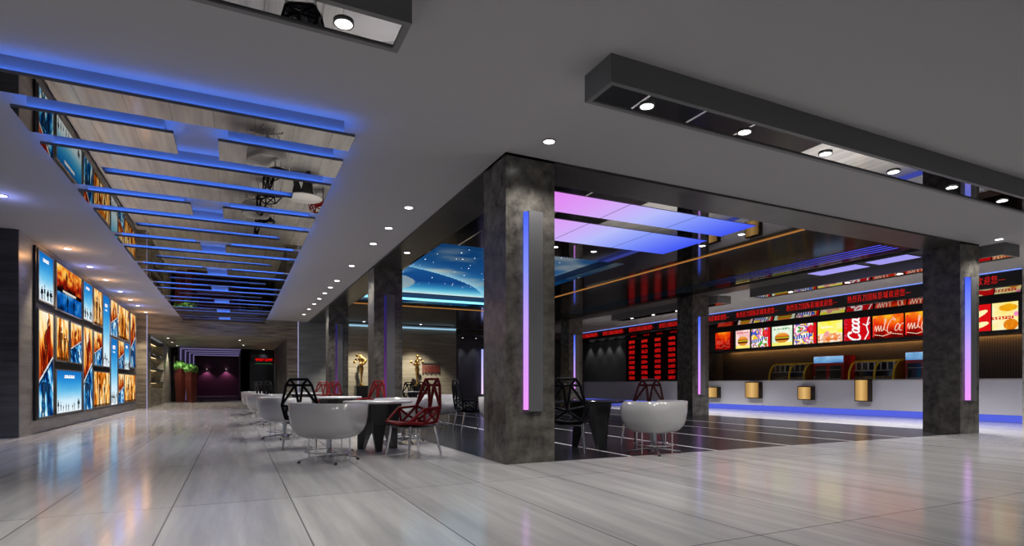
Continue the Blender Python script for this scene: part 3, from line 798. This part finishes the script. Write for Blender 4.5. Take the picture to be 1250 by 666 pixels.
def fridge(y0, y1, lab):
    L_ = y1 - y0
    t = thing('drinks_fridge', lab, 'fridge', (19.285, y0, 0), 0, 'red drinks fridges')
    MB().box(.02, .65, 0, L_, 0, 2.05).build('body', 'red', t, bevel=.01)
    art('header_sign', (.012, L_ - .02, 1.78), (0, -(L_ - .04), 0), (0, 0, .24), 40, 10, lambda u, v: mixc((.62, .80, .92), (.22, .42, .66), .5 + .9 * (fbm(u * 4, v * 2, 17) - .45) + .5 * (.5 - v)), t)
    for k in range(2):
        a = .04 + k * (L_ - .04) / 2; b = a + (L_ - .12) / 2
        d = MB().box(0, .02, a, b, .12, 1.74).build('door', 'red', t)
        MB().box(-.006, 0, a + .05, b - .05, .2, 1.68).build('glass', 'glass_dark', d)
        MB().box(-.03, -.006, b - .04, b - .02, .8, 1.3).build('handle', 'steel', d)
    s = MB()
    for z in (.5, .85, 1.2, 1.52): s.box(-.012, -.006, .1, L_ - .1, z, z + .015)
    s.build('shelf_edges', 'steel', t)
fridge(13.02, 14.2, 'red drinks fridge between the two food warmers')
fridge(9.85, 10.98, 'red drinks fridge partly hidden by the right column')
# timetable board
def board(u, v):
    c = (.012, .004, .006)
    col = u * 5.4 + .08; k = int(col); fx = col - k
    row = (1 - v) * 8.2; r = int(row); fy = row - r
    if .30 < fx < .76 and .18 < fy < .80 and 0 <= k < 6 and r < 8:
        if vnoise(u * 150, v * 90, 5) > .30: c = (.66, .05, .05) if r else (.72, .09, .06)
    return c
t = thing('timetable_board', 'black electronic board with columns of red text behind the ticket counter', 'board', (MX - .115, 19.3, 1.13))
MB().box(0, .1, 0, 5.65, 0, 2.27).build('casing', 'black', t)
art('led_display', (-.004, 5.6, .03), (0, -5.55, 0), (0, 0, 2.2), 150, 84, board, t)
for k, y in enumerate((25.7, 26.6, 27.5, 28.5)):
    downlight((18.72, y, 3.5), f'{ORD[k]} small downlight from the timetable board washing the charcoal wall', 40, 'downlights over the charcoal wall', 80, r=.05)
for k, y in enumerate((20.4, 22.3, 24.2)):
    downlight((18.6, y, 3.5), f'{ORD[k]} small soffit downlight above the timetable board from the near side', 8, 'downlights over the charcoal wall', 70, r=.05)

# ================================================================== BACK OF THE ZONE
tag(MB().box(4.9, 10.3, 27.9, 27.98, CZ - .1, CZ - .04).build('cove_light_strip', emat('pale_cyan_led', (.42, .72, .95), .8)), 'pale blue light strip along the top of the beige wall', 'light strip')
for k, (x, lab) in enumerate(((5.35, 'left of the two gold statues, near the far corridor column'), (8.05, 'right of the two gold statues, beside the red wall sign'))):
    downlight((x, 26.7, CZ), f'downlight over the gold statue {"on the left" if k == 0 else "on the right"}', 900, 'downlights over the gold statues', 95, (1, .88, .68))
    t = thing('gold_statue', 'gold statue on black plinth, ' + lab, 'statue', (x, 27.3, 0), 0, 'gold statues at the back wall')
    MB().box(-.28, .28, -.28, .28, 0, .95).build('plinth', 'plinth', t, bevel=.01)
    MB().lathe([(.16, .95), (.14, .98), (.05, 1.02), (.04, 1.3), (.07, 1.5), (.12, 1.75), (.06, 1.95), (0, 2.0)], 14).build('stem', 'gold', t)
    b = MB()
    r2 = random.Random(k)
    for j in range(16):
        a = r2.uniform(0, 2 * PI); r = r2.uniform(.05, .36); z = 2.0 + r2.uniform(.0, .42) - r * .2
        b.strut((0, 0, 1.8), (r * math.cos(a), r * math.sin(a), z), .014, .008, 5)
        b.lathe([(0, -.07), (.05, -.05), (.07, 0), (.05, .05), (0, .07)], 8, (r * math.cos(a), r * math.sin(a), z))
    b.build('branches', 'gold', t)
t = thing('wall_sign', 'red relief sign on the beige wall right of the gold statue', 'sign', (8.5, 27.98, 1.55))
MB().box(0, .95, -.03, 0, .52, .58).build('header', 'housing', t)
k = MB()
for j in range(9): k.box(.02 + j * .105, .09 + j * .105, -.04, 0, .02 + .05 * (j % 2), .45)
k.build('lettering', mat('dull_red', (.13, .022, .018), .6), t)
tag(MB().box(12.6, 12.68, 29.9, 30.0, .45, 3.0).build('vertical_light_strip', grad_emit('white_violet_led', [(0, (.8, .6, 1)), (1, (.35, .4, 1))], 1.2)), 'white vertical light strip on the charcoal recess wall', 'light strip')
for k, x in enumerate((10.75, 11.4, 12.2)):
    downlight((x, 29.85, CZ - .3), f'{ORD[k]} small downlight from the left in the charcoal recess', 45, 'downlights in the charcoal recess', 70, (.85, .85, 1), r=.05)
tag(MB().box(2.60, 2.63, 27.96, 28, 0, CZ).build('vertical_light_strip', 'led_white'), 'vertical light line where the stone portal meets the grey end wall', 'light strip')
tag(MB().box(-3.31, -3.28, 27.96, 28, 0, CZ).build('vertical_light_strip', 'led_white'), 'vertical light line at the left edge of the end portal', 'light strip')

# ================================================================== END PORTAL
t = thing('display_niche', 'tall shelf niche with warm lit shelves in the portal side wall', 'shelf', (TX0 - .45, 29.2, 0))
MB().box(0, .02, 0, 5, 0, TZ).build('back', 'beige', t)
for z in (2.98, 2.35, 1.72, 1.1):
    s = MB().box(.02, .45, 0, 5, z - .03, z + .03).build('shelf', 'dark_panel', t)
    MB().box(.06, .12, .05, 4.95, z - .045, z - .03).build('shelf_light', 'led_niche', s)
MB().box(.02, .44, 0, 4.4, 0, .85).build('cabinet', 'brown_stone', t)
# plum portal of nested frames
for k in range(4):
    y = 38.0 + k * 1.7; i = .12 * k
    x0, x1, z1 = -2.95 + i, .3 - i * .2, 3.1 - i * .35
    t = thing('portal_frame', f'{ORD[k]} mauve lit frame from the front of the plum portal', 'frame', (0, y, 0), 0, 'mauve frames of the end portal')
    MB().box(x0, x0 + .16, 0, 1.6, 0, z1).box(x1, x1 + .5, 0, 1.6, 0, z1).box(x0, x1 + .5, 0, 1.6, z1, z1 + .3).build('surround', 'mauve', t)
    MB().box(x0 + .10, x0 + .16, -.03, 0, 0, z1).box(x0 + .1, x1, -.03, 0, z1 - .05, z1).build('edge_light', 'led_mauve', t)
    struct(MB().box(x0 + .16, x1, y, y + 1.7, 0, .06 + .05 * k).build('floor', 'mauve'), f'mauve step under the {ORD[k]} portal frame')
struct(MB().box(-3.2, 1.5, 44.8, 45, 0, 3.6).build('wall_portal', 'purple_wall'), 'plum coloured wall at the very end of the portal')
for k, x in enumerate((-1.75, -.55)):
    downlight((x, 44.62, 2.05), f'{"left" if k == 0 else "right"} downlight washing the plum end wall', 26, 'downlights of the plum wall', 115, (1, .62, .80), r=.05)
for k, (x, y, h) in enumerate(((-2.75, 37.0, 1.9), (-2.2, 36.6, 1.72))):
    t = thing('tall_planter', ['taller red-brown planter with a clipped green ball at the portal', 'shorter red-brown planter with a clipped green ball at the portal'][k], 'planter', (x, y, 0), 0, 'red-brown planters')
    MB().lathe([(.20, 0), (.29, h), (.25, h), (.22, h - .1)], 4, sx=1.1, sy=1.1, smooth=False).build('pot', 'red_brown', t)
    g = MB(); r2 = random.Random(k)
    g.lathe([(0, -.28), (.2, -.2), (.3, 0), (.22, .2), (0, .3)], 14, (0, 0, h + .1))
    for j in range(220):
        a, b = r2.uniform(0, 2 * PI), math.acos(r2.uniform(-.5, 1)); d = Vector((math.sin(b) * math.cos(a), math.sin(b) * math.sin(a), math.cos(b)))
        p = d * .3 + Vector((0, 0, h + .1)); q = d.orthogonal().normalized() * .04
        g.add([p - q, p + q, p + d * .07], [(0, 1, 2)])
    g.build('clipped_ball', 'leaf', t)
t = thing('hall_display', 'black display with a red text line at the right of the portal', 'display', (1.05, 37.95, .4))
MB().box(0, 1.05, -.06, 0, 0, 2.4).build('casing', 'black_gloss', t)
art('led_line', (.05, -.065, 2.0), (.95, 0, 0), (0, 0, .2), 40, 8, lambda u, v: (.85, .05, .05) if .15 < v < .85 and vnoise(u * 34, v * 7, 3) > .42 else (.05, .01, .01), t)
MB().box(.05, 1.0, -.064, -.06, 1.85, 1.87).build('green_line', emat('green_line', (.05, .3, .06), .6), t)
downlight((1.55, 37.75, TZ), 'downlight above the black display in the portal', 120, 'portal downlights', 80, (.9, .92, 1), r=.07)
for k, (x, y) in enumerate(((-2.75, 30.3), (-2.85, 33.2), (-2.85, 36.0), (.2, 30.3), (.4, 34))):
    downlight((x, y, TZ), f'{ORD[k]} recessed downlight in the portal ceiling, counted from the left front', 170, 'portal downlights', 110, (1, .9, .75), r=.06)

# ================================================================== FURNITURE
def strutset(segs, r): 
    mb = MB()
    for p, q in segs: mb.strut(p, q, r)
    for p in {tuple(x) for s in segs for x in s}: mb.lathe([(0, -r), (r * .85, -r * .5), (r, 0), (r * .85, r * .5), (0, r)], 6, p)
    return mb
def make_wire_chair(m, label, group):
    """faceted wire armchair facing -Y"""
    t = thing('wire_chair', label, 'chair', (0, 0, 0), 0, group)
    X = lambda s, x, y, z: (s * x, y, z)
    back, arms, seat = [], [], []
    T = lambda s: X(s, .13, .31, 1.08); Mm = lambda s: X(s, .19, .30, .99); B = lambda s: X(s, .27, .24, .68); R = lambda s: X(s, .22, .22, .47)
    A = lambda s: X(s, .30, -.06, .66); F = lambda s: X(s, .25, -.30, .48); m_ = lambda s: X(s, .055, .305, .99); c0 = (0, .27, .62); ms = lambda s: X(s, .26, -.04, .45)
    back += [(T(-1), T(1)), (Mm(-1), Mm(1))]
    for s in (-1, 1):
        back += [(T(s), Mm(s)), (Mm(s), B(s)), (m_(s), c0), (m_(s), B(s)), (B(s), c0), (B(s), R(s)), (c0, R(s)), (T(s), m_(s))]
        arms += [(B(s), A(s)), (A(s), F(s)), (A(s), ms(s)), (B(s), ms(s)), (B(s), X(s, .28, .09, .55)), (X(s, .28, .09, .55), A(s)), (X(s, .28, .09, .55), R(s))]
        seat += [(R(s), ms(s)), (ms(s), F(s)), (ms(s), (0, .02, .42)), (R(s), (0, .02, .42)), (F(s), (0, .02, .42)), (F(s), (0, -.30, .45)), (R(s), (0, .24, .45)), (ms(s), X(s, .1, -.18, .43))]
    seat += [((0, .02, .42), (0, -.30, .45)), ((0, .02, .42), (0, .24, .45))]
    strutset(back, .021).build('backrest', m, t); strutset([a for a in arms if a[0][0] < 0], .019).build('armrest', m, t); strutset([a for a in arms if a[0][0] > 0], .019).build('armrest', m, t)
    sp = strutset(seat, .020)
    sp.add([(-.22, .22, .455), (0, .24, .435), (.22, .22, .455), (.26, -.04, .435), (0, .02, .405), (-.26, -.04, .435), (.2, -.26, .455), (0, -.26, .43), (-.2, -.26, .455)], [(0, 1, 4, 5), (1, 2, 3, 4), (5, 4, 7, 8), (4, 3, 6, 7)])
    sp.build('seat', m, t)
    MB().box(-.235, .235, -.26, .2, .395, .41).build('seat_frame', 'housing', t)
    for x, y, tx, ty in ((-.22, .18, -.25, .27), (.22, .18, .25, .27), (-.22, -.24, -.26, -.31), (.22, -.24, .26, -.31)):
        MB().strut((x, y, .42), (tx, ty, 0.002), .021, .014, 8).build('leg', 'chrome', t)
    return t
def make_tub(label, group):
    """white bucket swivel chair facing -Y"""
    t = thing('tub_chair', label, 'chair', (0, 0, 0), 0, group)
    n = 40; prof = [(.0, .30), (.20, .301), (.29, .315), (.36, .35), (.41, .41), (.44, .49), (.455, .60), (.462, .76)]
    inner = [(.440, .765), (.430, .64), (.40, .55), (.35, .48), (.2, .46), (0, .455)]
    mb = MB(); vs = []; P = prof + inner
    for r, z in P:
        for j in range(n):
            a = 2 * PI * j / n; c, s = math.cos(a), math.sin(a)
            rr = r * (abs(c) ** 3.2 + abs(s) ** 3.2) ** (-1 / 3.2)
            zz = z - .20 * max(0, min(1, (z - .45) / .31)) * max(0, min(1, (-s - .45) / .4)) ** 1.5
            vs.append((rr * c, rr * s * .88, zz))
    fs = [(i * n + j, i * n + (j + 1) % n, (i + 1) * n + (j + 1) % n, (i + 1) * n + j) for i in range(len(P) - 1) for j in range(n)]
    mb.add(vs, fs, 0, True); mb.build('shell', 'white', t, weld=True)
    MB().lathe([(.0, .455), (.33, .46), (.36, .49), (.34, .53), (0, .545)], 28, sy=.9).build('cushion', mat('grey_cushion', (.35, .35, .36), .8) if 'grey_cushion' not in bpy.data.materials else bpy.data.materials['grey_cushion'], t)
    MB().lathe([(.055, .03), (.05, .06), (.035, .08), (.033, .30)], 16).build('post', 'chrome', t)
    for k in range(4):
        a = PI / 4 + k * PI / 2; c, s = math.cos(a), math.sin(a)
        g = MB().tube([(c * .04, s * .04, .07), (c * .2, s * .2, .055), (c * .38, s * .38, .03)], [.02, .017, .012]).build('base_arm', 'chrome', t)
        MB().lathe([(.018, 0), (.02, .012), (.012, .026)], 10, (c * .375, s * .375, 0)).build('glide', 'black', g)
    MB().tube([(.30 * math.cos(2 * PI * j / 28), .30 * math.sin(2 * PI * j / 28), .135) for j in range(28)], .009, 6, closed=True).build('foot_ring', 'chrome', t)
    k = MB()
    for j in range(4):
        a = j * PI / 2; c, s = math.cos(a), math.sin(a)
        k.strut((c * .30, s * .30, .0), (c * .30, s * .30, .33), .009)
    k.build('ring_stays', 'chrome', t)
    return t
def make_table(label, group, top='table_white'):
    t = thing('cafe_table', label, 'table', (0, 0, 0), 0, group)
    MB().lathe([(.0, .715), (.50, .715), (.52, .725), (.52, .742), (.51, .75), (0, .75)], 48).build('table_top', top, t)
    mb = MB()
    for k in range(3):
        a = k * 2 * PI / 3 + .35; R = Matrix.Rotation(a, 3, 'Z')
        top = [(.02, -.17, .714), (.36, -.12, .714), (.36, .12, .714), (.02, .17, .714)]
        mid = [(.10, -.12, .42), (.30, -.09, .40), (.30, .09, .40), (.10, .12, .42)]
        bot = [(.24, -.05, 0), (.33, -.04, 0), (.33, .04, 0), (.24, .05, 0)]
        vs = [R @ Vector(p) for p in top + mid + bot]
        fs = [(3, 2, 1, 0)[::-1], (8, 9, 10, 11)[::-1]]
        for b in (0, 4):
            for i in range(4): fs.append((b + i, b + (i + 1) % 4, b + 4 + (i + 1) % 4, b + 4 + i)[::-1])
        leg = MB().add(vs, fs); leg.build('pedestal_leg', 'black', t)
    return t
GC, GT, GB = 'wire chairs of the cafe seating', 'white tub chairs of the cafe seating', 'round cafe tables'
def face(dx, dy): return math.atan2(dy, dx) + PI / 2      # chairs face -Y at rest
# tables
tb = make_table('white cafe table on black faceted legs behind the nearest tub chair', GB); tb.location = (1.98, 8.82, 0)
t2 = make_table('cafe table with its top blackened for shade, right of the nearest column', GB, 'black_gloss'); t2.location = (5.12, 7.62, 0)  # black top material paints in the shade lying on this table
for x, y, lab in ((1.9, 12.35, 'second cafe table along the corridor, before the lone red chair'),
                  (1.9, 18.4, 'far cafe table along the corridor between the tub chairs'), (5.75, 11.2, 'cafe table hidden mostly behind the nearest column'), (6.1, 20.6, 'farthest cafe table on the black floor near the gold statues')):
    dup(tb, (x, y, 0), rnd.uniform(0, 2), lab)
# tubs
tu = make_tub('nearest white tub chair, in front of the corridor table', GT); tu.location = (1.10, 7.73, 0); tu.rotation_euler = (0, 0, face(.65, .75))
for x, y, rz, lab in ((5.50, 6.60, face(-.3, 1), 'white tub chair on the black floor right of the nearest column'),
                      (2.62, 9.72, face(-.6, -.8), 'white tub chair behind the red chair at the first corridor table'),
                      (.83, 11.4, face(1, .6), 'white tub chair behind the black chair on the corridor floor'),
                      (.72, 15.7, face(1, .6), 'far white tub chair third along the corridor'),
                      (.63, 20.9, face(1, -.4), 'farthest white tub chair along the corridor'),
                      (4.29, 12.83, face(.6, -.8), 'white tub chair on the black floor behind the tall red chair'),
                      (4.70, 10.1, face(.6, .8), 'white tub chair cut off by the left edge of the nearest column')):
    dup(tu, (x, y, 0), rz, lab)
# wire chairs
rc = make_wire_chair('red_chair', 'nearest red wire chair facing left to the corridor table', GC); rc.location = (2.30, 7.92, 0); rc.rotation_euler = (0, 0, face(-1, -.4))
bc = make_wire_chair('black_chair', 'black wire chair right behind the nearest tub chair', GC); bc.location = (.98, 9.6, 0); bc.rotation_euler = (0, 0, face(.35, 1))
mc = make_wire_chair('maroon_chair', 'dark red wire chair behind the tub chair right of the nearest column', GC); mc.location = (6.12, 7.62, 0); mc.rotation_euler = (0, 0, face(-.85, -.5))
for x, y, rz, lab in ((2.75, 13.2, face(-1, -.6), 'red wire chair at the second corridor table, left of the second column'),
                      (3.02, 20.6, face(-.5, -1), 'far red wire chair right beside the farthest corridor column'),
                      (2.50, 19.7, face(-.6, -1), 'far red wire chair at the far corridor table')):
    dup(rc, (x, y, 0), rz, lab)
for x, y, rz, lab in ((4.47, 7.32, face(.6, .9), 'black wire chair touching the right edge of the nearest column'),
                      (4.44, 11.25, face(1, 0), 'black wire chair with bright chrome legs left of the nearest column'),
                      (6.1, 21.5, face(0, -1), 'left black wire chair of the far pair before the right gold statue'),
                      (6.8, 22.4, face(-.3, -1), 'right black wire chair of the far pair before the right gold statue'),
                      (1.05, 17.25, face(1, .6), 'far black wire chair at the far corridor table, near side'),
                      (.95, 19.4, face(1, -.6), 'far black wire chair at the far corridor table, rear side'),
                      (.95, 22.4, face(1, -.3), 'farthest black wire chair along the corridor')):
    dup(bc, (x, y, 0), rz, lab)

# ================================================================== LIGHT, CAMERA
w = bpy.data.worlds.new('hall_ambient'); bpy.context.scene.world = w; w.use_nodes = True
bg = w.node_tree.nodes['Background']; bg.inputs[0].default_value = (.80, .82, .90, 1); bg.inputs[1].default_value = .16

f = 697.6
cam = bpy.data.cameras.new('camera'); co = bpy.data.objects.new('camera', cam); C.objects.link(co)
cam.sensor_fit = 'HORIZONTAL'; cam.sensor_width = 36; cam.lens = 36 * f / 1250
cam.shift_y = (469 - 333) / 1250
co.location = (0, 0, 1.0); co.rotation_euler = (PI / 2, 0, -math.atan(338 / f))
cam.clip_start = .05; cam.clip_end = 200
S = bpy.context.scene; S.camera = co
S.view_settings.view_transform = 'Standard'; S.view_settings.look = 'None'; S.view_settings.exposure = 0; S.view_settings.gamma = 1
S.view_settings.use_curve_mapping = False
S.cycles.use_denoising = True
S.cycles.max_bounces = 8; S.cycles.diffuse_bounces = 4; S.cycles.glossy_bounces = 5
S.cycles.sample_clamp_indirect = 6
